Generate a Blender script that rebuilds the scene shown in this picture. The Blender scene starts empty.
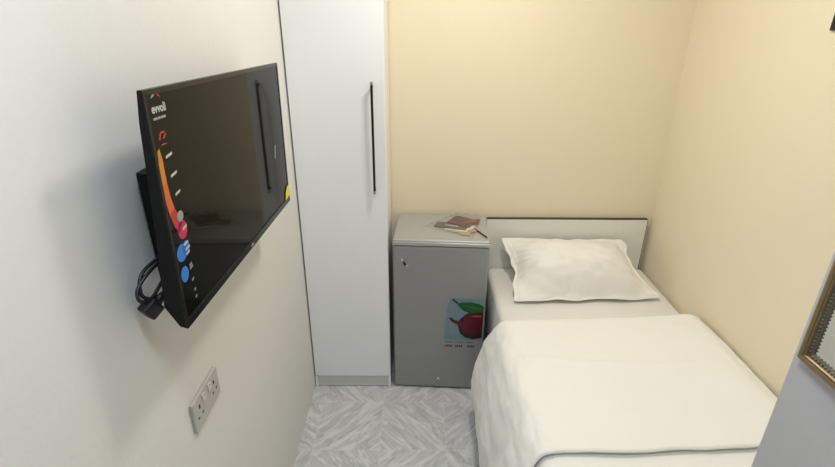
import bpy, bmesh, math, random
from mathutils import Vector, Matrix, noise
random.seed(7)
scene = bpy.context.scene
COL = scene.collection
PI = math.pi
XL, XR, YB = -0.526, 1.226, 2.38          # left wall, right wall, back wall
XP, YP = 0.4714, 0.50                     # passage wall and the corner where it ends
YF, ZC = -1.50, 2.55                      # wall behind the camera, ceiling

# ------------------------------------------------------------------ materials
def srgb(r, g, b):
    f = lambda c: (c/255/12.92) if c/255 <= .04045 else ((c/255+.055)/1.055)**2.4
    return (f(r), f(g), f(b), 1)

def mat(name, col, rough=.5, metal=0, spec=.5, bump=None, var=None, coat=0, emit=None, trans=0, ior=1.45, alpha=1, sheen=0):
    m = bpy.data.materials.new(name); m.use_nodes = True
    nt = m.node_tree; b = nt.nodes['Principled BSDF']
    b.inputs['Base Color'].default_value = col
    b.inputs['Roughness'].default_value = rough
    b.inputs['Metallic'].default_value = metal
    b.inputs['Specular IOR Level'].default_value = spec
    b.inputs['Coat Weight'].default_value = coat
    b.inputs['Coat Roughness'].default_value = .05
    b.inputs['Transmission Weight'].default_value = trans
    b.inputs['IOR'].default_value = ior
    b.inputs['Alpha'].default_value = alpha
    b.inputs['Sheen Weight'].default_value = sheen
    if emit:
        b.inputs['Emission Color'].default_value = emit[0]; b.inputs['Emission Strength'].default_value = emit[1]
    tc = nt.nodes.new('ShaderNodeTexCoord')
    if var:      # (scale, amount) gentle mottling of the colour
        n = nt.nodes.new('ShaderNodeTexNoise'); n.inputs['Scale'].default_value = var[0]; n.inputs['Detail'].default_value = 4
        nt.links.new(tc.outputs['Object'], n.inputs['Vector'])
        mx = nt.nodes.new('ShaderNodeMix'); mx.data_type = 'RGBA'
        mx.inputs[6].default_value = [c*(1-var[1]) for c in col[:3]]+[1]
        mx.inputs[7].default_value = [min(1, c*(1+var[1])) for c in col[:3]]+[1]
        nt.links.new(n.outputs['Fac'], mx.inputs[0]); nt.links.new(mx.outputs[2], b.inputs['Base Color'])
    if bump:     # (scale, strength)
        n = nt.nodes.new('ShaderNodeTexNoise'); n.inputs['Scale'].default_value = bump[0]; n.inputs['Detail'].default_value = 3
        nt.links.new(tc.outputs['Object'], n.inputs['Vector'])
        bp = nt.nodes.new('ShaderNodeBump'); bp.inputs['Strength'].default_value = bump[1]; bp.inputs['Distance'].default_value = .002
        nt.links.new(n.outputs['Fac'], bp.inputs['Height']); nt.links.new(bp.outputs['Normal'], b.inputs['Normal'])
    return m

M = dict(
    white_wall=mat('white_wall', (.75, .755, .735, 1), .55, bump=(70, .25), var=(1.5, .02)),
    cream_wall=mat('cream_wall', (.80, .72, .545, 1), .55, bump=(60, .3), var=(1.5, .03)),
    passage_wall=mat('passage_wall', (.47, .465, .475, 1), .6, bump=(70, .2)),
    ceiling=mat('ceiling', (.85, .85, .84, 1), .8),
    board=mat('board', (.84, .86, .89, 1), .32, bump=(25, .15), var=(5, .02)),
    board_edge=mat('board_edge', (.70, .72, .74, 1), .4),
    plinth=mat('plinth', (.62, .63, .62, 1), .4),
    dark_edge=mat('dark_edge', (.05, .035, .025, 1), .5),
    headboard=mat('headboard', (.76, .77, .71, 1), .45, var=(30, .03)),
    bronze=mat('bronze', (.035, .022, .018, 1), .3, metal=.7),
    gap=mat('gap', (.02, .02, .02, 1), .8),
    tv_black=mat('tv_black', (.006, .0065, .007, 1), .4, spec=.2),
    tv_bezel=mat('tv_bezel', (.007, .007, .008, 1), .15, spec=.3),
    tv_screen=mat('tv_screen', (.006, .006, .005, 1), .04, spec=.12),
    cable=mat('cable', (.012, .012, .013, 1), .4),
    plug_metal=mat('plug_metal', (.7, .6, .35, 1), .3, metal=1),
    ink_white=mat('ink_white', (.50, .50, .48, 1), .5),
    ink_grey=mat('ink_grey', (.30, .30, .29, 1), .5),
    orange=mat('orange', (.58, .20, .02, 1), .4),
    deep_orange=mat('deep_orange', (.62, .12, .015, 1), .4),
    red=mat('red', (.42, .035, .02, 1), .4),
    magenta=mat('magenta', (.50, .015, .09, 1), .4),
    blue=mat('blue', (.02, .19, .62, 1), .4),
    yellow=mat('yellow', (.75, .65, .02, 1), .5),
    socket=mat('socket', (.50, .49, .47, 1), .35),
    socket_white=mat('socket_white', (.68, .67, .65, 1), .3),
    socket_red=mat('socket_red', (.35, .05, .05, 1), .4),
    steel=mat('steel', (.30, .305, .31, 1), .33, metal=.25, bump=(40, .06), var=(3, .03)),
    fridge_top=mat('fridge_top', (.40, .41, .40, 1), .30, metal=.15, bump=(200, .08)),
    fridge_lip=mat('fridge_lip', (.50, .50, .50, 1), .25, metal=.5),
    chrome=mat('chrome', (.75, .75, .75, 1), .2, metal=1),
    rubber=mat('rubber', (.02, .02, .02, 1), .6),
    sky_sticker=mat('sky_sticker', (.16, .25, .30, 1), .3, var=(14, .35)),
    leaf=mat('leaf', (.008, .085, .025, 1), .3, var=(25, .45)),
    leaf_light=mat('leaf_light', (.05, .25, .07, 1), .3),
    apple=mat('apple', (.09, .005, .012, 1), .25, var=(22, .5)),
    apple_dark=mat('apple_dark', (.03, .006, .012, 1), .3),
    stem=mat('stem', (.03, .02, .018, 1), .5),
    linen=mat('linen', (.85, .855, .83, 1), .8, bump=(260, .25), sheen=.2),
    sheet=mat('sheet', (.76, .755, .73, 1), .85, bump=(260, .25), sheen=.2),
    pillow=mat('pillow', (.82, .81, .78, 1), .7, bump=(260, .2), sheen=.3),
    mirror=mat('mirror', (.85, .87, .86, 1), .02, metal=1),
    gilt=mat('gilt', (.24, .165, .085, 1), .38, metal=.5, var=(60, .3)),
    gilt_dark=mat('gilt_dark', (.17, .145, .105, 1), .4, metal=.6, var=(90, .4)),
    black=mat('black', (.008, .006, .010, 1), .4),
    paper=mat('paper', (.78, .77, .74, 1), .5),
    maroon=mat('maroon', (.11, .03, .025, 1), .35, var=(40, .35)),
    brown=mat('brown', (.10, .065, .05, 1), .35, var=(50, .35)),
    red_card=mat('red_card', (.25, .06, .05, 1), .4),
    green_card=mat('green_card', (.38, .44, .28, 1), .4),
    pink_card=mat('pink_card', (.50, .28, .28, 1), .4),
    mustard=mat('mustard', (.50, .38, .08, 1), .4),
    door_wood=mat('door_wood', (.55, .50, .42, 1), .5, var=(6, .06)),
    lamp_warm=mat('lamp_warm', (.9, .9, .85, 1), .5, emit=((1, .93, .82, 1), 6)),
    lamp_cool=mat('lamp_cool', (.9, .9, .9, 1), .5, emit=((.86, .93, 1, 1), 6)),
    lamp_body=mat('lamp_body', (.75, .75, .75, 1), .4),
)
# clear sleeve: thin plastic film
def film():
    m = bpy.data.materials.new('film'); m.use_nodes = True; nt = m.node_tree; nt.nodes.clear()
    out = nt.nodes.new('ShaderNodeOutputMaterial'); mx = nt.nodes.new('ShaderNodeMixShader')
    tr = nt.nodes.new('ShaderNodeBsdfTransparent'); tr.inputs[0].default_value = (.93, .93, .92, 1)
    ad = nt.nodes.new('ShaderNodeMixShader'); gl = nt.nodes.new('ShaderNodeBsdfGlossy'); gl.inputs['Roughness'].default_value = .12
    df = nt.nodes.new('ShaderNodeBsdfDiffuse'); df.inputs[0].default_value = (.8, .8, .78, 1)
    ad.inputs[0].default_value = .35
    nt.links.new(gl.outputs[0], ad.inputs[1]); nt.links.new(df.outputs[0], ad.inputs[2])
    mx.inputs[0].default_value = .15
    nt.links.new(tr.outputs[0], mx.inputs[1]); nt.links.new(ad.outputs[0], mx.inputs[2]); nt.links.new(mx.outputs[0], out.inputs[0])
    return m
M['film'] = film()

# marble floor tiles, 30 cm, the diagonal veins mirrored from tile to tile
def tiles():
    m = bpy.data.materials.new('marble_tile'); m.use_nodes = True; nt = m.node_tree; b = nt.nodes['Principled BSDF']
    N, L = nt.nodes.new, nt.links.new
    geo = N('ShaderNodeNewGeometry'); sp = N('ShaderNodeSeparateXYZ'); L(geo.outputs['Position'], sp.inputs[0])
    def mth(op, a, bb=None, c=None):
        n = N('ShaderNodeMath'); n.operation = op
        for i, v in enumerate((a, bb, c)):
            if v is None: continue
            if isinstance(v, (int, float)): n.inputs[i].default_value = v
            else: L(v, n.inputs[i])
        return n.outputs[0]
    T = .30; ox, oy = -.1605, 1.9247
    u = mth('DIVIDE', mth('SUBTRACT', sp.outputs[0], ox), T); v = mth('DIVIDE', mth('SUBTRACT', sp.outputs[1], oy), T)
    pu = mth('PINGPONG', u, 1.0); pv = mth('PINGPONG', v, 1.0)
    fu = mth('FRACT', u); fv = mth('FRACT', v)
    # a little difference between tiles
    cell = mth('ADD', mth('MULTIPLY', mth('FLOOR', u), 3.7), mth('MULTIPLY', mth('FLOOR', v), 9.1))
    across = mth('SUBTRACT', pu, pv); along = mth('ADD', pu, pv)
    def vein(sa, sl, off, detail, dist):
        cb = N('ShaderNodeCombineXYZ'); L(mth('MULTIPLY', across, sa), cb.inputs[0]); L(mth('MULTIPLY', along, sl), cb.inputs[1]); L(mth('ADD', mth('MULTIPLY', cell, .15), off), cb.inputs[2])
        n = N('ShaderNodeTexNoise'); n.inputs['Scale'].default_value = 1; n.inputs['Detail'].default_value = detail; n.inputs['Roughness'].default_value = .6
        n.inputs['Distortion'].default_value = dist; L(cb.outputs[0], n.inputs['Vector']); return n.outputs['Fac']
    n1 = vein(4.5, .9, 0, 3, .5); n2 = vein(4.6, .8, 5, 2.5, .55)
    r1 = N('ShaderNodeValToRGB'); L(n1, r1.inputs[0]); e = r1.color_ramp.elements
    e[0].position = .30; e[0].color = srgb(176, 178, 181); e[1].position = .72; e[1].color = srgb(208, 210, 212)
    x = e.new(.44); x.color = srgb(198, 200, 203); x = e.new(.55); x.color = srgb(188, 190, 194)
    # light thin veins where n2 crosses .5
    vv = mth('ABSOLUTE', mth('SUBTRACT', n2, .5)); vs = mth('SUBTRACT', 1, mth('MINIMUM', mth('MULTIPLY', vv, 15), 1))
    mx = N('ShaderNodeMix'); mx.data_type = 'RGBA'; L(mth('MULTIPLY', vs, .55), mx.inputs[0]); L(r1.outputs[0], mx.inputs[6]); mx.inputs[7].default_value = srgb(230, 231, 232)
    n3 = vein(5.0, .9, 11, 2.5, .6); v3 = mth('ABSOLUTE', mth('SUBTRACT', n3, .42)); s3 = mth('SUBTRACT', 1, mth('MINIMUM', mth('MULTIPLY', v3, 22), 1))
    mx3 = N('ShaderNodeMix'); mx3.data_type = 'RGBA'; L(mth('MULTIPLY', s3, .5), mx3.inputs[0]); L(mx.outputs[2], mx3.inputs[6]); mx3.inputs[7].default_value = srgb(152, 154, 158)
    # joints
    du = mth('MINIMUM', fu, mth('SUBTRACT', 1, fu)); dv = mth('MINIMUM', fv, mth('SUBTRACT', 1, fv))
    j = mth('LESS_THAN', mth('MINIMUM', du, dv), .006)
    mg = N('ShaderNodeMix'); mg.data_type = 'RGBA'; L(mth('MULTIPLY', j, .75), mg.inputs[0]); L(mx3.outputs[2], mg.inputs[6]); mg.inputs[7].default_value = srgb(208, 209, 208)
    L(mg.outputs[2], b.inputs['Base Color']); b.inputs['Roughness'].default_value = .3; b.inputs['Specular IOR Level'].default_value = .35
    bp = N('ShaderNodeBump'); bp.inputs['Strength'].default_value = .4; bp.inputs['Distance'].default_value = .002; bp.invert = True
    L(j, bp.inputs['Height']); L(bp.outputs[0], b.inputs['Normal'])
    return m
M['tile'] = tiles()

# ------------------------------------------------------------------ helpers
class MB:
    """collects shapes, builds ONE mesh object"""
    def __init__(s): s.bm = bmesh.new(); s.mats = []
    def mi(s, m):
        if m not in s.mats: s.mats.append(m)
        return s.mats.index(m)
    def _add(s, src, m, mtx=None, smooth=False):
        if mtx is not None: bmesh.ops.transform(src, matrix=mtx, verts=src.verts)
        i = s.mi(m); mp = {}
        for v in src.verts: mp[v] = s.bm.verts.new(v.co)
        for f in src.faces:
            try: nf = s.bm.faces.new([mp[v] for v in f.verts])
            except ValueError: continue
            nf.material_index = i; nf.smooth = smooth
        src.free()
    def box(s, a, b, m, bev=0, seg=2, mtx=None, smooth=False):
        t = bmesh.new(); bmesh.ops.create_cube(t, size=1)
        c = [(a[i]+b[i])/2 for i in range(3)]; d = [abs(b[i]-a[i]) for i in range(3)]
        for v in t.verts: v.co = Vector((c[i]+v.co[i]*d[i] for i in range(3)))
        if bev: bmesh.ops.bevel(t, geom=list(t.edges), offset=bev, segments=seg, profile=.5, affect='EDGES')
        s._add(t, m, mtx, smooth); return s
    def prism(s, pts, d, m, mtx=None, bev=0):
        """polygon pts (3d, planar), extruded along vector d"""
        t = bmesh.new(); vs = [t.verts.new(p) for p in pts]; f = t.faces.new(vs)
        r = bmesh.ops.extrude_face_region(t, geom=[f]); d = Vector(d)
        for v in r['geom']:
            if isinstance(v, bmesh.types.BMVert): v.co += d
        bmesh.ops.recalc_face_normals(t, faces=t.faces)
        if bev: bmesh.ops.bevel(t, geom=list(t.edges), offset=bev, segments=2, profile=.5, affect='EDGES')
        s._add(t, m, mtx); return s
    def tube(s, pts, r, m, n=10, mtx=None, closed=False):
        t = bmesh.new(); rings = []; pts = [Vector(p) for p in pts]
        rr = r if isinstance(r, (list, tuple)) else [r]*len(pts)
        up = Vector((0, 0, 1)); prev = None
        for i, p in enumerate(pts):
            a = pts[max(0, i-1)]; b = pts[min(len(pts)-1, i+1)]; d = (b-a).normalized()
            if prev is None: x = d.cross(up if abs(d.z) < .9 else Vector((1, 0, 0))).normalized()
            else: x = (prev-d*prev.dot(d)).normalized()
            prev = x; y = d.cross(x)
            rings.append([t.verts.new(p+(x*math.cos(k*2*PI/n)+y*math.sin(k*2*PI/n))*rr[i]) for k in range(n)])
        for a, b in zip(rings, rings[1:]):
            for k in range(n): t.faces.new((a[k], a[(k+1) % n], b[(k+1) % n], b[k]))
        t.faces.new(rings[0][::-1]); t.faces.new(rings[-1])
        bmesh.ops.recalc_face_normals(t, faces=t.faces)
        s._add(t, m, mtx, True); return s
    def text(s, body, size, m, mtx, ext=.0002, bold=0):
        cu = bpy.data.curves.new('t', 'FONT'); cu.body = body; cu.size = size; cu.extrude = ext; cu.offset = bold; cu.align_x = 'CENTER'; cu.align_y = 'CENTER'
        o = bpy.data.objects.new('t', cu); COL.objects.link(o)
        dg = bpy.context.evaluated_depsgraph_get(); me = bpy.data.meshes.new_from_object(o.evaluated_get(dg))
        t = bmesh.new(); t.from_mesh(me); s._add(t, m, mtx)
        bpy.data.objects.remove(o); bpy.data.meshes.remove(me); bpy.data.curves.remove(cu); return s
    def build(s, name, parent=None, loc=None, smooth_angle=None, mods=()):
        me = bpy.data.meshes.new(name); s.bm.to_mesh(me); s.bm.free()
        for m in s.mats: me.materials.append(m)
        o = bpy.data.objects.new(name, me); COL.objects.link(o)
        if parent: o.parent = parent
        if loc: o.location = loc
        return o

def tag(o, label=None, cat=None, group=None, kind=None):
    if label: o['label'] = label
    if cat: o['category'] = cat
    if group: o['group'] = group
    if kind: o['kind'] = kind
    return o
def thing(name, label, cat, loc=(0, 0, 0), rot=(0, 0, 0), group=None):
    o = bpy.data.objects.new(name, None); o.empty_display_size = .05; COL.objects.link(o); o.location = loc; o.rotation_euler = rot
    return tag(o, label, cat, group)
def struct(name, a, b, m, bev=0):
    return tag(MB().box(a, b, m, bev).build(name), kind='structure')
def grid_obj(name, fn, nu, nv, m, parent=None, closed=False, thick=0, sub=0):
    bm = bmesh.new(); g = [[bm.verts.new(fn(i/(nu-1), j/(nv-1))) for j in range(nv)] for i in range(nu)]
    for i in range(nu-1):
        for j in range(nv-1):
            f = bm.faces.new((g[i][j], g[i+1][j], g[i+1][j+1], g[i][j+1])); f.smooth = True
    bmesh.ops.recalc_face_normals(bm, faces=bm.faces)
    me = bpy.data.meshes.new(name); bm.to_mesh(me); bm.free(); me.materials.append(m)
    o = bpy.data.objects.new(name, me); COL.objects.link(o)
    if parent: o.parent = parent
    if thick:
        md = o.modifiers.new('s', 'SOLIDIFY'); md.thickness = thick; md.offset = -1
    if sub:
        md = o.modifiers.new('u', 'SUBSURF'); md.levels = md.render_levels = sub
    return o
def nz(x, y, z=0): return noise.noise(Vector((x, y, z)))
def sstep(a, b, x):
    t = max(0, min(1, (x-a)/(b-a))); return t*t*(3-2*t)
def lerp(a, b, t): return a+(b-a)*t
def path(pts, s):
    """catmull-rom through 2d pts, s in 0..1 by index"""
    n = len(pts)-1; x = min(s*n, n-1e-6); i = int(x); t = x-i
    p0, p1, p2, p3 = pts[max(0, i-1)], pts[i], pts[i+1], pts[min(n, i+2)]
    return [.5*((2*p1[k])+(-p0[k]+p2[k])*t+(2*p0[k]-5*p1[k]+4*p2[k]-p3[k])*t*t+(-p0[k]+3*p1[k]-3*p2[k]+p3[k])*t**3) for k in range(len(p1))]

# ------------------------------------------------------------------ the room
w = .1
struct('floor', (XL-w, YF-w, -.1), (XR+w, YB+w, 0), M['tile'])
struct('ceiling', (XL-w, YF-w, ZC), (XR+w, YB+w, ZC+.1), M['ceiling'])
struct('wall_left', (XL-w, YF-w, 0), (XL, YB+w, ZC), M['white_wall'])
struct('wall_back', (XL, YB, 0), (XR, YB+w, ZC), M['cream_wall'])
struct('wall_right', (XR, YP-.05, 0), (XR+w, YB+w, ZC), M['cream_wall'])
struct('wall_passage', (XP, YF-w, 0), (XR+w, YP, ZC), M['passage_wall'], .003)
struct('wall_front', (XL, YF-w, 0), (XP, YF, ZC), M['white_wall'])
# door behind the camera
d1 = bpy.data.objects.new('door_1', None); COL.objects.link(d1); d1.location = (-.02, YF, 0); tag(d1, kind='structure')
f = MB()
for a, b in (((-.42, 0, 0), (-.36, .03, 2.06)), ((.36, 0, 0), (.42, .03, 2.06)), ((-.42, 0, 2.0), (.42, .03, 2.06))): f.box(a, b, M['lamp_body'], .003)
f.build('door_frame', d1)
lf = MB().box((-.36, 0, .005), (.36, .022, 2.0), M['door_wood'], .002)
for z0, z1 in ((.2, .95), (1.1, 1.85)):
    for x0, x1 in ((-.29, -.04), (.04, .29)): lf.box((x0, .018, z0), (x1, .03, z1), M['door_wood'], .008)
lf = lf.build('door_leaf', d1)
MB().tube([(.30, .02, 1.0), (.30, .065, 1.0), (.29, .07, 1.0), (.19, .07, 1.0)], .009, M['chrome']).build('door_handle', lf)

# ------------------------------------------------------------------ wardrobe
WX0, WX1, WY = XL+.004, -.130, 2.034
wd = thing('wardrobe', 'tall narrow white wardrobe with one door and a long dark handle, against left wall', 'wardrobe', ((WX0+WX1)/2, WY, 0))
O = Vector(wd.location)
def rel(o, p): return tuple(Vector(p)-o)
b = MB()
b.box(rel(O, (WX0, WY+.019, .0)), rel(O, (WX0+.016, YB-.006, 2.40)), M['board'], .001)
b.box(rel(O, (WX1-.016, WY+.019, 0)), rel(O, (WX1, YB-.006, 2.40)), M['board'], .001)
b.box(rel(O, (WX0+.016, WY+.022, .072)), rel(O, (WX1-.016, YB-.006, .088)), M['board'])
b.box(rel(O, (WX0+.016, WY+.022, 2.384)), rel(O, (WX1-.016, YB-.006, 2.40)), M['board'])
b.box(rel(O, (WX0+.016, YB-.014, .088)), rel(O, (WX1-.016, YB-.006, 2.384)), M['board'])
b.box(rel(O, (WX0, WY+.003, 0)), rel(O, (WX0+.012, WY+.019, .069)), M['board'], .001)
b.box(rel(O, (WX1-.012, WY+.003, 0)), rel(O, (WX1, WY+.019, .069)), M['board'], .001)
b.build('body', wd)
MB().box(rel(O, (WX0+.0125, WY+.008, .004)), rel(O, (WX1-.0125, WY+.018, .069)), M['plinth'], .001).build('plinth', wd)
dr = MB().box(rel(O, (WX0+.003, WY, .074)), rel(O, (WX1-.002, WY+.018, 2.398)), M['board'], .0015)
dr = dr.build('door', wd)
h = MB(); hx = -.180
h.box(rel(O, (hx-.005, WY-.032, 1.082)), rel(O, (hx+.005, WY-.022, 1.545)), M['bronze'], .002)
for z in (1.095, 1.53):
    h.tube([rel(O, (hx, WY-.024, z)), rel(O, (hx, WY+.001, z))], .0045, M['bronze'])
for z in (1.087, 1.540):
    h.box(rel(O, (hx-.0056, WY-.0326, z-.007)), rel(O, (hx+.0056, WY-.0216, z+.007)), M['chrome'], .001)
tag(h.build('handle', dr), 'long thin dark bronze bar handle')
# ------------------------------------------------------------------ fridge
fr = thing('mini_fridge', 'grey mini fridge between white wardrobe and bed, fruit sticker on door', 'fridge', (.114, 2.040, 0), (0, 0, math.radians(-3.2)))
FW, FH = .222, .850
b = MB().box((-FW, .035, .012), (FW, .318, FH-.012), M['steel'], .004)
b.build('body', fr)
tp = MB().box((-FW-.001, -.012, FH-.030), (FW+.001, .320, FH), M['fridge_top'], .007, 3).box((-FW+.012, .012, FH-.0012), (FW-.012, .305, FH+.0012), M['fridge_top'], .001)
tp.build('top_panel', fr)
MB().box((-FW-.0015, -.016, FH-.028), (FW+.0015, -.010, FH-.010), M['fridge_lip'], .003, 3).build('front_trim', fr)
MB().box((-FW+.004, .024, .04), (FW-.004, .036, FH-.034), M['rubber']).build('door_gasket', fr)
dr = MB().box((-FW, -.014, .010), (FW, .026, FH-.032), M['steel'], .009, 3).build('door', fr)
for x in (-.19, .19):
    for y in (.06, .27): MB().tube([(x, y, 0), (x, y, .014)], .014, M['rubber']).build('foot', fr)
yf = -.0143
def flat(mb, pts, m, y=yf, t=.0004):      # a thin printed shape on the door (x, z)
    mb.prism([(p[0], y, p[1]) for p in pts], (0, -t, 0), m)
st = MB()
flat(st, [(.028, .312), (.214, .312), (.214, .552), (.050, .552), (.040, .50), (.030, .40)], M['sky_sticker'])
def ell(cx, cz, a, c, n=26, rot=0, t0=0, t1=2*PI):
    return [(cx+a*math.cos(t0+(t1-t0)*k/n)*math.cos(rot)-c*math.sin(t0+(t1-t0)*k/n)*math.sin(rot), cz+a*math.cos(t0+(t1-t0)*k/n)*math.sin(rot)+c*math.sin(t0+(t1-t0)*k/n)*math.cos(rot)) for k in range(n)]
st_apple = [(.092, .395), (.10, .43), (.125, .46), (.16, .48), (.213, .487), (.213, .330), (.17, .318), (.13, .328), (.105, .352)]
flat(st, st_apple, M['apple_dark'], yf-.0005)
flat(st, [(.104, .40), (.112, .43), (.135, .452), (.165, .468), (.213, .474), (.213, .372), (.18, .35), (.14, .348), (.114, .368)], M['apple'], yf-.001)
flat(st, [(.050, .440), (.058, .444), (.075, .428), (.105, .424), (.108, .405), (.085, .404), (.064, .418), (.050, .434)], M['apple'], yf-.0012)
flat(st, [(.150, .456), (.175, .462), (.205, .462), (.205, .450), (.17, .447)], M['red_card'], yf-.0014)
flat(st, [(.088, .520), (.110, .530), (.15, .532), (.19, .524), (.213, .510), (.213, .486), (.19, .474), (.15, .470), (.118, .482), (.098, .502)], M['leaf'], yf-.0012)
flat(st, [(.10, .517), (.15, .508), (.212, .497), (.212, .494), (.15, .504)], M['leaf_light'], yf-.0016)
flat(st, [(.060, .543), (.066, .547), (.080, .538), (.092, .526), (.088, .520), (.076, .529), (.064, .537)], M['stem'], yf-.0012)
for x0, x1 in ((.034, .075), (.082, .125), (.14, .175)): flat(st, [(x0, .300), (x1, .300), (x1, .297), (x0, .297)], M['stem'])
for x0 in (.034, .085, .145):
    for k in range(4): flat(st, [(x0+k*.009, .281), (x0+k*.009+.006, .281+.002*(k % 2)), (x0+k*.009+.006, .268), (x0+k*.009, .270)], M['stem'])
tag(st.build('fruit_sticker', dr), 'blue sticker with a red fruit and green leaf')
lg = MB(); flat(lg, [(-.176, .735), (-.168, .742), (-.158, .722), (-.168, .716)], M['stem']); flat(lg, [(-.186, .752), (-.176, .757), (-.172, .746), (-.182, .740)], M['chrome']); flat(lg, [(-.160, .722), (-.150, .722), (-.150, .714), (-.158, .712)], M['chrome'])
lg.build('logo_badge', dr)
MB().tube([(.005, -.012, .062), (.005, -.018, .062)], .010, M['chrome'], 16).tube([(.005, -.018, .062), (.005, -.0188, .062)], .0045, M['rubber'], 12).build('lock', dr)

# ------------------------------------------------------------------ papers on the fridge
def on_top(name, pts, z, t, m, label, cat, extra=None, group=None):
    cx = sum(p[0] for p in pts)/len(pts); cy = sum(p[1] for p in pts)/len(pts)
    mb = MB().prism([(p[0]-cx, p[1]-cy, 0) for p in pts], (0, 0, t), m)
    if extra: extra(mb, cx, cy, t)
    return tag(mb.build(name, loc=(cx, cy, z)), label, cat, group)
zt = FH+.0016
on_top('leaflet', [(.135, 2.150), (.255, 2.105), (.285, 2.20), (.165, 2.235)], zt, .001, M['paper'], 'white folded leaflet under the dark booklets on top of the fridge', 'leaflet')
def stripes(mb, cx, cy, t):
    mb.prism([(-.03, .002, t), (.03, -.018, t), (.032, -.006, t), (-.028, .014, t)], (0, 0, .0003), M['ink_white'])
on_top('booklet', [(.085, 2.185), (.235, 2.140), (.250, 2.205), (.105, 2.240)], zt+.0016, .004, M['brown'], 'grey brown printed booklet at left of the sleeve on fridge top', 'booklet', stripes)
on_top('booklet', [(.150, 2.225), (.250, 2.165), (.300, 2.250), (.200, 2.315)], zt+.0062, .004, M['maroon'], 'dark maroon booklet lying topmost in the pile on the fridge', 'booklet')
on_top('card', [(.235, 2.20), (.305, 2.215), (.318, 2.262), (.24, 2.245)], zt+.0108, .001, M['red_card'], 'red card at the right end of the papers on the fridge', 'card')
on_top('card', [(.205, 2.085), (.250, 2.082), (.255, 2.115), (.21, 2.125)], zt+.0022, .001, M['mustard'], 'small yellow card in front of the white leaflet on the fridge', 'card')
on_top('card', [(.135, 2.135), (.205, 2.108), (.213, 2.125), (.145, 2.155)], zt+.0022, .001, M['green_card'], 'pale green card along the front of the leaflet on the fridge', 'card')
on_top('card', [(.255, 2.105), (.30, 2.135), (.285, 2.165), (.24, 2.13)], zt+.0036, .001, M['pink_card'], 'small pink card beside the dark pen on the fridge', 'card')
tag(MB().tube([(-.024, .052, 0), (.024, -.052, 0)], .0032, M['tv_black'], 10).tube([(.024, -.052, 0), (.027, -.058, 0)], [.003, .001], M['chrome'], 10).build('pen', loc=(.302, 2.105, zt+.0036)), 'dark pen lying at the front right corner of the fridge top', 'pen')
# clear plastic sleeve around the papers, a crinkled sheet
A, B_, C_, D_ = Vector((.028, 2.190)), Vector((.205, 2.350)), Vector((.335, 2.325)), Vector((.262, 2.045))
def sleeve(u, v):
    p = (A*(1-u)+B_*u)*(1-v)+(D_*(1-u)+C_*u)*v
    e = min(u, 1-u, v, 1-v)
    z = zt+.0006+.0185*sstep(0, .14, e)+.007*nz(u*6, v*7, 1)*sstep(0, .1, e)+.004*nz(u*15, v*13, 1)*sstep(0, .1, e)
    return (p.x, p.y, z)
tag(grid_obj('plastic_sleeve', sleeve, 26, 26, M['film']), 'clear plastic sleeve of papers lying on top of the fridge', 'plastic sleeve')

# ------------------------------------------------------------------ bed
bed = thing('bed', 'single bed with a pale board headboard along the right wall', 'bed', (.79, 1.42, 0))
O = Vector(bed.location)
hb = MB().box(rel(O, (.366, YB-.030, 0)), rel(O, (1.197, YB-.006, .826)), M['headboard'], .0008).build('headboard', bed)
e = MB().box(rel(O, (.3655, YB-.0305, .8262)), rel(O, (1.1975, YB-.0055, .8285)), M['dark_edge']).box(rel(O, (1.1972, YB-.0305, 0)), rel(O, (1.1982, YB-.0055, .8285)), M['dark_edge'])
tag(e.build('edge_band', hb), 'thin dark brown edging')
MB().box(rel(O, (.385, .53, .06)), rel(O, (.405, YB-.031, .222)), M['headboard'], .002).build('side_rail', bed)
MB().box(rel(O, (1.19, .53, .06)), rel(O, (1.21, YB-.031, .222)), M['headboard'], .002).build('side_rail', bed)
MB().box(rel(O, (.385, .508, 0)), rel(O, (1.21, .53, .30)), M['headboard'], .002).build('footboard', bed)
MB().box(rel(O, (.405, .53, .20)), rel(O, (1.19, YB-.031, .222)), M['headboard']).build('base_panel', bed)
for x in (.40, 1.16):
    for y in (.56, 1.4, 2.28): MB().box(rel(O, (x, y, 0)), rel(O, (x+.035, y+.035, .20)), M['headboard'], .002).build('leg', bed)
# mattress in its fitted sheet
t = bmesh.new(); bmesh.ops.create_cube(t, size=1)
MX0, MX1, MY0, MY1, MZ0, MZ1 = .378, 1.214, .535, YB-.034, .225, .552
for v in t.verts: v.co = Vector(((MX0+MX1)/2+v.co.x*(MX1-MX0), (MY0+MY1)/2+v.co.y*(MY1-MY0), (MZ0+MZ1)/2+v.co.z*(MZ1-MZ0)))
bmesh.ops.bevel(t, geom=list(t.edges), offset=.028, segments=5, profile=.5, affect='EDGES')
mb = MB(); mb._add(t, M['sheet'], None, True)
tag(mb.build('mattress'), 'single mattress in a plain light grey white sheet on the bed', 'mattress')

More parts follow.
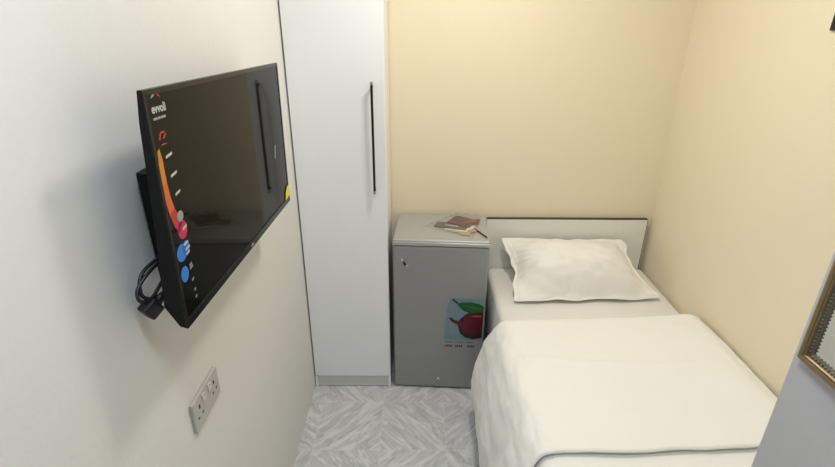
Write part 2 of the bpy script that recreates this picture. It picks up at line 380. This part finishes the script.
# pillow: oxford case with a flat flange, propped on the headboard
PT = [Vector((.424, 2.325, .736)), Vector((1.083, 2.325, .728)), Vector((1.168, 1.990, .568)), Vector((.440, 1.958, .568))]
def pil(u, v, top):
    # gentle pinch of the sides between corners
    pu = u; e = min(u, 1-u, v*1.0, 1-v)
    p = PT[0].lerp(PT[1], u).lerp(PT[3].lerp(PT[2], u), v)
    mid = Vector((.79, 2.16, .62))
    k = .085*math.sin(PI*v)*(abs(u-.5)*2)**3+.028*math.sin(PI*u)*(abs(v-.5)*2)**3
    p = p+(mid-p)*(k*1.6+.05*(abs(2*u-1)*abs(2*v-1))**9)
    n = Vector((0, -.42, .9)).normalized()
    fl = .048
    eu = sstep(fl, .36, min(u, 1-u)); ev = sstep(fl, .46, min(v, 1-v))
    bulge = (eu*ev)**.45
    wr = .012*nz(u*5, v*4, 3)+.008*nz(u*13, v*11, 9)
    # radiating creases near the seam
    ang = math.atan2(v-.5, u-.5)
    cr = (.024+.028*sstep(.35, .1, u))*nz(ang*9, 4.2, 7)*sstep(.30, .45, max(abs(u-.5), abs(v-.5)))*bulge**.3
    if top:
        h = .120*bulge+.004+(wr*.8+cr)*min(1, bulge*2.5)+(.006*nz(u*10, v*10, 5) if e < fl*1.3 else 0)
        # raised welt where the flange starts
        h += .006*math.exp(-((e-fl)/.012)**2)
    else: h = -.012*bulge+(.006*nz(u*10, v*10, 5) if e < fl*1.3 else 0)
    h += .010*sstep(.06, 0, e)*nz(u*8, v*8, 21)
    q = p+n*h
    wob = sstep(.12, 0, e)
    q.x += .016*nz(u*5, v*6, 31)*wob; q.y += .012*nz(u*6, v*5, 41)*wob
    return q
nu, nv = 92, 70
bm = bmesh.new(); g = {}
for s in (1, 0):
    for i in range(nu):
        for j in range(nv):
            q = pil(i/(nu-1), j/(nv-1), s)
            q.z = max(q.z, .554); q.y = min(q.y, YB-.033)
            g[s, i, j] = bm.verts.new(q)
for s in (1, 0):
    for i in range(nu-1):
        for j in range(nv-1):
            fv = (g[s, i, j], g[s, i+1, j], g[s, i+1, j+1], g[s, i, j+1]); bm.faces.new(fv[::-1] if s else fv).smooth = True
def rim(a, b): bm.faces.new((g[1, a[0], a[1]], g[1, b[0], b[1]], g[0, b[0], b[1]], g[0, a[0], a[1]])).smooth = True
for i in range(nu-1): rim((i, 0), (i+1, 0)); rim((i+1, nv-1), (i, nv-1))
for j in range(nv-1): rim((0, j+1), (0, j)); rim((nu-1, j), (nu-1, j+1))
bmesh.ops.recalc_face_normals(bm, faces=bm.faces)
me = bpy.data.meshes.new('pillow'); bm.to_mesh(me); bm.free(); me.materials.append(M['pillow'])
po = bpy.data.objects.new('pillow', me); COL.objects.link(po)
tag(po, 'white pillow in a flanged case leaning on the headboard', 'pillow')

# duvet
PR = [(1.207, .606), (1.16, .616), (1.02, .606), (.85, .594), (.66, .590), (.50, .592), (.41, .590), (.360, .568), (.325, .510), (.297, .43), (.278, .34), (.266, .25), (.265, .17), (.272, .10)]
def duv(u, yv, lift, amp, r_head, d_head, r_near, d_near):
    x, z = path(PR, u); x2, z2 = path(PR, min(1, u+.004)); x1, z1 = path(PR, max(0, u-.004))
    tx, tz = x2-x1, z2-z1; L = math.hypot(tx, tz); n = Vector((tz/L, 0, -tx/L))      # outward normal
    top = 1-sstep(.40, .62, u)
    s = u*1.8
    h = lift+amp*(.016*nz(x*2.6+3, yv*2.3, .3)+.007*nz(s*8, yv*6, 2)+.003*nz(s*17, yv*15, 5))
    h += amp*.016*(1-top)*nz(yv*6, s*1.0, 8)+amp*.004*(1-top)*nz(yv*15, s*4, 4)+amp*.0012*(1-top)*nz(yv*36, s*22, 14)
    h += (1-sstep(1.0, 1.15, x))*amp*.006*math.exp(-((yv-1.50-.03*math.sin(x*5))/.018)**2)*top            # long soft crease
    h += .012*top*sstep(.95, 1.18, x)
    if d_head < r_head: h -= r_head*(1-math.sqrt(max(0, 1-(1-d_head/r_head)**2)))
    if d_near < r_near: h -= r_near*(1-math.sqrt(max(0, 1-(1-d_near/r_near)**2)))
    p = Vector((x, yv, z))+n*h
    p.x = min(p.x, 1.214)
    if x > .42: p.z = max(p.z, .5685)
    return p
def head_y(u):
    x, z = path(PR, u)
    return 1.815+.030*sstep(.45, .9, u)+.010*math.sin(x*9+1)+.006*nz(u*14, 2)-.01*sstep(1.1, 1.2, x)
def lower(u, v):
    y0 = head_y(u)-.05; y = lerp(y0, .52, v)
    return duv(u, y, -.026, .9, .0001, 1, .03, y-.52)
def fold_y(u):
    x, z = path(PR, u)
    y = 1.085+.03*(x-.55)+.004*math.sin(x*17)-.05*(1-sstep(.24, .38, x))
    return y-.26*sstep(.62, .95, u)
def upper(u, v):
    yh, yn = head_y(u), fold_y(u); y = lerp(yh, yn, v)
    return duv(u, y, .0, 1.0, .035, yh-y, .010, y-yn)
def ease(v): return v
du = tag(bpy.data.objects.new('duvet', None), 'thick white duvet turned back over the bed and hanging down its left side', 'duvet'); COL.objects.link(du)
grid_obj('duvet_body', lower, 110, 110, M['linen'], du, thick=.016)
def eased(fn):
    def g(u, v):      # denser rows at both ends
        return fn(u, .5-.5*math.cos(PI*v))
    return g
grid_obj('turned_back_layer', eased(upper), 150, 120, M['linen'], du, thick=.014)

# ------------------------------------------------------------------ television
def basis(o, u, v, n):
    return Matrix(((u[0], v[0], n[0], o[0]), (u[1], v[1], n[1], o[1]), (u[2], v[2], n[2], o[2]), (0, 0, 0, 1)))
ca, cb, cg = .0100, .0038, -.0271
u = Vector((math.sin(ca), math.cos(ca), 0)); n0 = Vector((math.cos(ca), -math.sin(ca), 0)); v = Vector((0, 0, 1))*math.cos(cb)+n0*math.sin(cb)
U = u*math.cos(cg)+v*math.sin(cg); V = -u*math.sin(cg)+v*math.cos(cg); Nn = U.cross(V)
tv = thing('television', 'black flat screen television on a bracket on the left wall', 'television', (-.4168, 1.1368, 1.4539))
tv.matrix_world = basis((-.4168, 1.1368, 1.4539), U, V, Nn)
# local frame: x along the width (away from camera), y up, z out of the screen
W2, H2 = .375, .2118
def sect(x): return [(x, H2, 0), (x, H2, -.006), (x, H2-.05, -.012), (x, -.02, -.022), (x, -H2+.045, -.034), (x, -H2+.004, -.012), (x, -H2, 0)]
t = bmesh.new(); vs = [t.verts.new(p) for p in sect(-W2)]; f_ = t.faces.new(vs); r = bmesh.ops.extrude_face_region(t, geom=[f_])
for q in r['geom']:
    if isinstance(q, bmesh.types.BMVert): q.co.x += 2*W2
bmesh.ops.recalc_face_normals(t, faces=t.faces); bmesh.ops.bevel(t, geom=list(t.edges), offset=.0012, segments=2, profile=.5, affect='EDGES')
mb = MB(); mb._add(t, M['tv_black']); mb.build('housing', tv)
bz = MB()
bz.box((-W2, H2-.009, -.001), (W2, H2, .0025), M['tv_bezel'], .0008)
bz.box((-W2, -H2, -.001), (W2, -H2+.017, .0035), M['tv_bezel'], .001)
bz.box((-W2, -H2+.017, -.001), (-W2+.009, H2-.009, .0025), M['tv_bezel'], .0008)
bz.box((W2-.009, -H2+.017, -.001), (W2, H2-.009, .0025), M['tv_bezel'], .0008)
bz.build('bezel', tv)
sc_ = MB().box((-W2+.009, -H2+.017, -.001), (W2-.009, H2-.009, .0012), M['tv_screen']).build('screen', tv)
def dec(mb, pts, m, z=.0013, t=.0003): mb.prism([(p[0]-(.010 if p[0] < 0 else 0), p[1], z) for p in pts], (0, 0, t), m)
ad = MB()
# swoosh
sw_l = [(-.352, .115), (-.355, .09), (-.356, .06), (-.355, .03), (-.351, .005), (-.342, -.02), (-.330, -.035)]
sw_r = [(-.345, .118), (-.341, .10), (-.341, .06), (-.338, .035), (-.332, .012), (-.322, -.005), (-.312, -.018)]
cols = [M['orange'], M['orange'], M['deep_orange'], M['deep_orange'], M['red'], M['magenta']]
for k in range(6): dec(ad, [sw_l[k], sw_l[k+1], sw_r[k+1], sw_r[k]], cols[k])
dec(ad, ell(-.318, -.034, .017, .017), M['magenta'])
dec(ad, ell(-.318, -.008, .011, .010), M['ink_grey'], .0017)
for (x, y, l) in ((-.330, .098, .022), (-.325, .064, .022), (-.321, .030, .018), (-.318, -.036, .016)):
    dec(ad, [(x, y), (x+l, y+.003), (x+l, y+.0075), (x, y+.0045)], M['ink_white'], .0018)
dec(ad, ell(-.335, -.072, .018, .016), M['blue']); dec(ad, ell(-.318, -.070, .013, .014), M['blue'])
dec(ad, ell(-.338, -.113, .014, .015), M['blue'])
for (x, y, l) in ((-.325, -.064, .018), (-.322, -.074, .018), (-.322, -.083, .014), (-.318, -.108, .010), (-.318, -.114, .012), (-.318, -.138, .008), (-.316, -.16, .006), (-.316, -.175, .006)):
    dec(ad, [(x, y), (x+l, y+.002), (x+l, y+.006), (x, y+.004)], M['ink_grey'] if y < -.1 else M['ink_white'], .0018)
# small red word mark
dec(ad, [(-.341, .131), (-.336, .131), (-.330, .140), (-.318, .140), (-.319, .143), (-.333, .143)], M['red']); dec(ad, [(-.328, .131), (-.322, .131), (-.314, .138), (-.320, .138)], M['red'])
dec(ad, [(-.335, .121), (-.318, .121), (-.318, .123), (-.335, .123)], M['red'])
tag(ad.build('advert_strip', sc_), 'printed strip with orange swoosh and blue dots')
lg = MB()
lg.text('evvoli', .0195, M['ink_white'], Matrix.Translation((-.333, .180, .0016)), bold=.0004)
dec(lg, [(-.342, .197), (-.336, .203), (-.328, .205), (-.331, .200)], M['ink_grey']); dec(lg, [(-.326, .205), (-.318, .203), (-.312, .196), (-.320, .199)], M['red'])
for x, l in ((-.345, .013), (-.330, .008), (-.320, .015)): dec(lg, [(x, .163), (x+l, .163), (x+l, .167), (x, .167)], M['ink_grey'])
lg.build('logo', sc_)
yl = MB(); dec(yl, [(W2-.052, -H2+.016), (W2-.004, -H2+.020), (W2-.002, -H2+.052), (W2-.020, -H2+.056), (W2-.044, -H2+.040)], M['yellow'], .0037)
yl.build('yellow_sticker', sc_)
wl = MB(); dec(wl, [(.262, -.047), (.267, -.047), (.278, -.010), (.273, -.010)], M['ink_white'], .0014); tag(wl.build('white_mark', sc_), 'small narrow white mark')  # narrow slanted white mark laid flat on the right of the screen
ir = MB(); dec(ir, ell(0, -H2+.008, .006, .003), M['ink_grey'], .0037); ir.build('sensor', tv)
# bracket: wall plate, arms, tilting rails (world coordinates brought to the TV's frame)
inv = tv.matrix_world.inverted()
br = MB()
br.box((XL+.0005, 1.02, 1.36), (XL+.006, 1.25, 1.54), M['tv_black'], .001, mtx=inv)
for y in (.872, 1.36): br.box((XL+.012, y-.007, 1.285), (XL+.032, y+.007, 1.515), M['tv_black'], .002, mtx=inv)
for z in (1.40, 1.50): br.box((XL+.004, .880, z-.012), (XL+.014, 1.364, z+.012), M['tv_black'], .001, mtx=inv)
br.box((XL+.030, .95, 1.42), (XL+.094, 1.30, 1.47), M['tv_black'], .002, mtx=inv)
for y in (.872, 1.36): br.box((XL+.034, y-.008, 1.30), (XL+.092, y+.008, 1.33), M['tv_black'], .001, mtx=inv)
for y in (.872, 1.36): br.box((XL+.034, y-.008, 1.48), (XL+.10, y+.008, 1.50), M['tv_black'], .001, mtx=inv)
br.build('wall_bracket', tv)
# power cable and plug hanging below the bracket
cb_ = MB()
pts = [(-.47, .95, 1.36), (-.475, .90, 1.335), (-.49, .86, 1.345), (-.495, .81, 1.345), (-.505, .775, 1.325), (-.500, .765, 1.305), (-.490, .785, 1.300), (-.485, .84, 1.32), (-.480, .90, 1.33)]
P3 = [path(pts, k/60) for k in range(61)]
cb_.tube(P3, .0035, M['cable'], 8)
cb_.tube([path([(-.47, .94, 1.37), (-.485, .87, 1.36), (-.505, .80, 1.345), (-.500, .775, 1.31), (-.480, .80, 1.29)], k/30) for k in range(31)], .0035, M['cable'], 8)
co = tag(cb_.build('power_cable'), 'looped black power cable with plug hanging behind the television', 'power cable')
pm = MB().box((-.03, -.013, -.016), (.0, .013, .016), M['cable'], .004).tube([(0, 0, 0), (.022, 0, 0)], [.011, .0045], M['cable'], 12)
pm.build('plug', co).matrix_world = Matrix.Translation((-.487, .792, 1.288)) @ Matrix.Rotation(math.radians(60), 4, 'Z') @ Matrix.Rotation(math.radians(-30), 4, 'Y')

# ------------------------------------------------------------------ double socket on the left wall
so = thing('wall_socket', 'double white switched wall socket low on the left wall', 'wall socket', (XL, .952, .908))
MB().box((0, -.0735, -.043), (.009, .0735, .043), M['socket'], .003, 3).build('face_plate', so)
for y in (-.018, .018):
    MB().box((.008, y-.0075, .012), (.012, y+.0075, .033), M['socket_white'], .0015).box((.0119, y-.003, .028), (.0123, y+.003, .031), M['socket_red']).build('switch', so)
for y in (-.043, .043):
    h = MB().box((.0088, y-.0035, .010), (.0093, y+.0035, .020), M['gap'])
    for q in (-.011, .011): h.box((.0088, y+q-.004, -.013), (.0093, y+q+.004, -.008), M['gap'])
    h.build('pin_holes', so)
for y in (-.0600, .0600):
    MB().tube([(.0085, y, -.004), (.0096, y, -.004)], .0036, M['chrome'], 12).build('screw', so)

# ------------------------------------------------------------------ mirror on the passage wall
mi = thing('wall_mirror', 'rectangular mirror in a gilt beaded frame on the passage wall at right', 'mirror', (XP, .20, 1.70))
Y0, Y1, Z0, Z1 = .4855-.20, -.12-.20, 1.4050-1.70, 2.12-1.70
def frame_ring(mb, prof, m):
    """prof: (inset from outer edge, height off the wall) swept round the rectangle with mitred corners"""
    t = bmesh.new(); rows = []
    for (ins, h) in prof:
        a, b_, c, d = Y0-ins, Y1+ins, Z0+ins, Z1-ins
        rows.append([t.verts.new((-h, y, z)) for y, z in ((a, c), (b_, c), (b_, d), (a, d))])
    for p, q in zip(rows, rows[1:]):
        for k in range(4): t.faces.new((p[k], p[(k+1) % 4], q[(k+1) % 4], q[k]))
    bmesh.ops.recalc_face_normals(t, faces=t.faces)
    mb._add(t, m)
fm = MB()
frame_ring(fm, [(0, .0005), (0, .007), (.0012, .0095), (.004, .0105), (.0068, .0095), (.0078, .0075)], M['gilt'])
frame_ring(fm, [(.0078, .0075), (.0086, .0095), (.0100, .0098), (.0108, .0085)], M['gilt'])
frame_ring(fm, [(.0108, .0085), (.0118, .0065), (.0150, .0045), (.0150, .0005)], M['gilt_dark'])
fm = fm.build('frame', mi)
bd = MB()
def beads(y0, z0, y1, z1, step=.0048):
    L_ = math.hypot(y1-y0, z1-z0); k = int(L_/step)
    for i in range(k+1):
        t = bmesh.new(); bmesh.ops.create_icosphere(t, subdivisions=1, radius=.0016)
        bd._add(t, M['gilt_dark'], Matrix.Translation((-.0066, y0+(y1-y0)*i/k, z0+(z1-z0)*i/k)), True)
i_ = .0130
beads(Y0-i_, Z0+i_, Y1+i_, Z0+i_); beads(Y0-i_, Z0+i_, Y0-i_, Z1-i_); beads(Y1+i_, Z0+i_, Y1+i_, Z1-i_); beads(Y0-i_, Z1-i_, Y1+i_, Z1-i_)
bd.build('beading', fm)
MB().box((-.0030, Y1+.015, Z0+.015), (-.0005, Y0-.015, Z1-.015), M['mirror']).build('glass', mi)

# ------------------------------------------------------------------ black framed thing at the right edge
bf = thing('picture_frame', 'black frame on the cream right wall, cut by the photo edge', 'picture frame', (XR, 1.428, 1.898))
f = MB()
for a, b_ in (((-.008, .125, -.148), (-.0005, .143, .148)), ((-.008, -.143, -.148), (-.0005, -.125, .148)), ((-.008, -.125, -.148), (-.0005, .125, -.130)), ((-.008, -.125, .130), (-.0005, .125, .148))): f.box(a, b_, M['black'], .001)
f.build('frame', bf)
MB().box((-.004, -.125, -.13), (-.0005, .125, .13), M['black']).build('panel', bf)

# ------------------------------------------------------------------ lamps
def ceiling_lamp(loc, m, label, power, color, rad):
    t = thing('ceiling_light', label, 'ceiling light', loc)
    MB().tube([(0, 0, 0), (0, 0, -.03)], rad+.015, M['lamp_body'], 40).build('lamp_body', t)
    MB().tube([(0, 0, -.03), (0, 0, -.045), (0, 0, -.055)], [rad, rad*.92, rad*.7], m, 40).build('diffuser', t)
    ld = bpy.data.lights.new('lamp', 'AREA'); ld.shape = 'DISK'; ld.size = rad*2; ld.energy = power; ld.color = color
    lo = bpy.data.objects.new('lamp_light', ld); COL.objects.link(lo); lo.location = (loc[0], loc[1], loc[2]-.062)
ceiling_lamp((.28, 1.58, ZC), M['lamp_warm'], 'round warm ceiling light above the bed', 13.5, (1, .93, .83), .13)
ceiling_lamp((-.08, .30, ZC), M['lamp_cool'], 'round cool ceiling light in the passage', 10.2, (.84, .92, 1), .15)

wl = bpy.data.worlds.new('World'); scene.world = wl; wl.use_nodes = True
wl.node_tree.nodes['Background'].inputs[0].default_value = (.8, .85, .9, 1); wl.node_tree.nodes['Background'].inputs[1].default_value = .3

# ------------------------------------------------------------------ camera
cd = bpy.data.cameras.new('camera'); cam = bpy.data.objects.new('camera', cd); COL.objects.link(cam); scene.camera = cam
FPX = 490.97; cd.sensor_fit = 'HORIZONTAL'; cd.sensor_width = 36; cd.lens = FPX/835*36; cd.clip_start = .01
p, yw, ro = .4154, .0027, .0061
fw = Vector((math.sin(yw)*math.cos(p), math.cos(yw)*math.cos(p), -math.sin(p))); r = Vector((math.cos(yw), -math.sin(yw), 0)); uu = r.cross(fw)
rt = math.cos(ro)*r+math.sin(ro)*uu; up = -math.sin(ro)*r+math.cos(ro)*uu
cam.matrix_world = basis((0, 0, 1.78), rt, up, -fw)
scene.view_settings.view_transform = 'Standard'; scene.view_settings.look = 'None'; scene.view_settings.gamma = 1
scene.view_settings.exposure = -.02; scene.view_settings.use_curve_mapping = False
scene.cycles.max_bounces = 10; scene.cycles.diffuse_bounces = 6
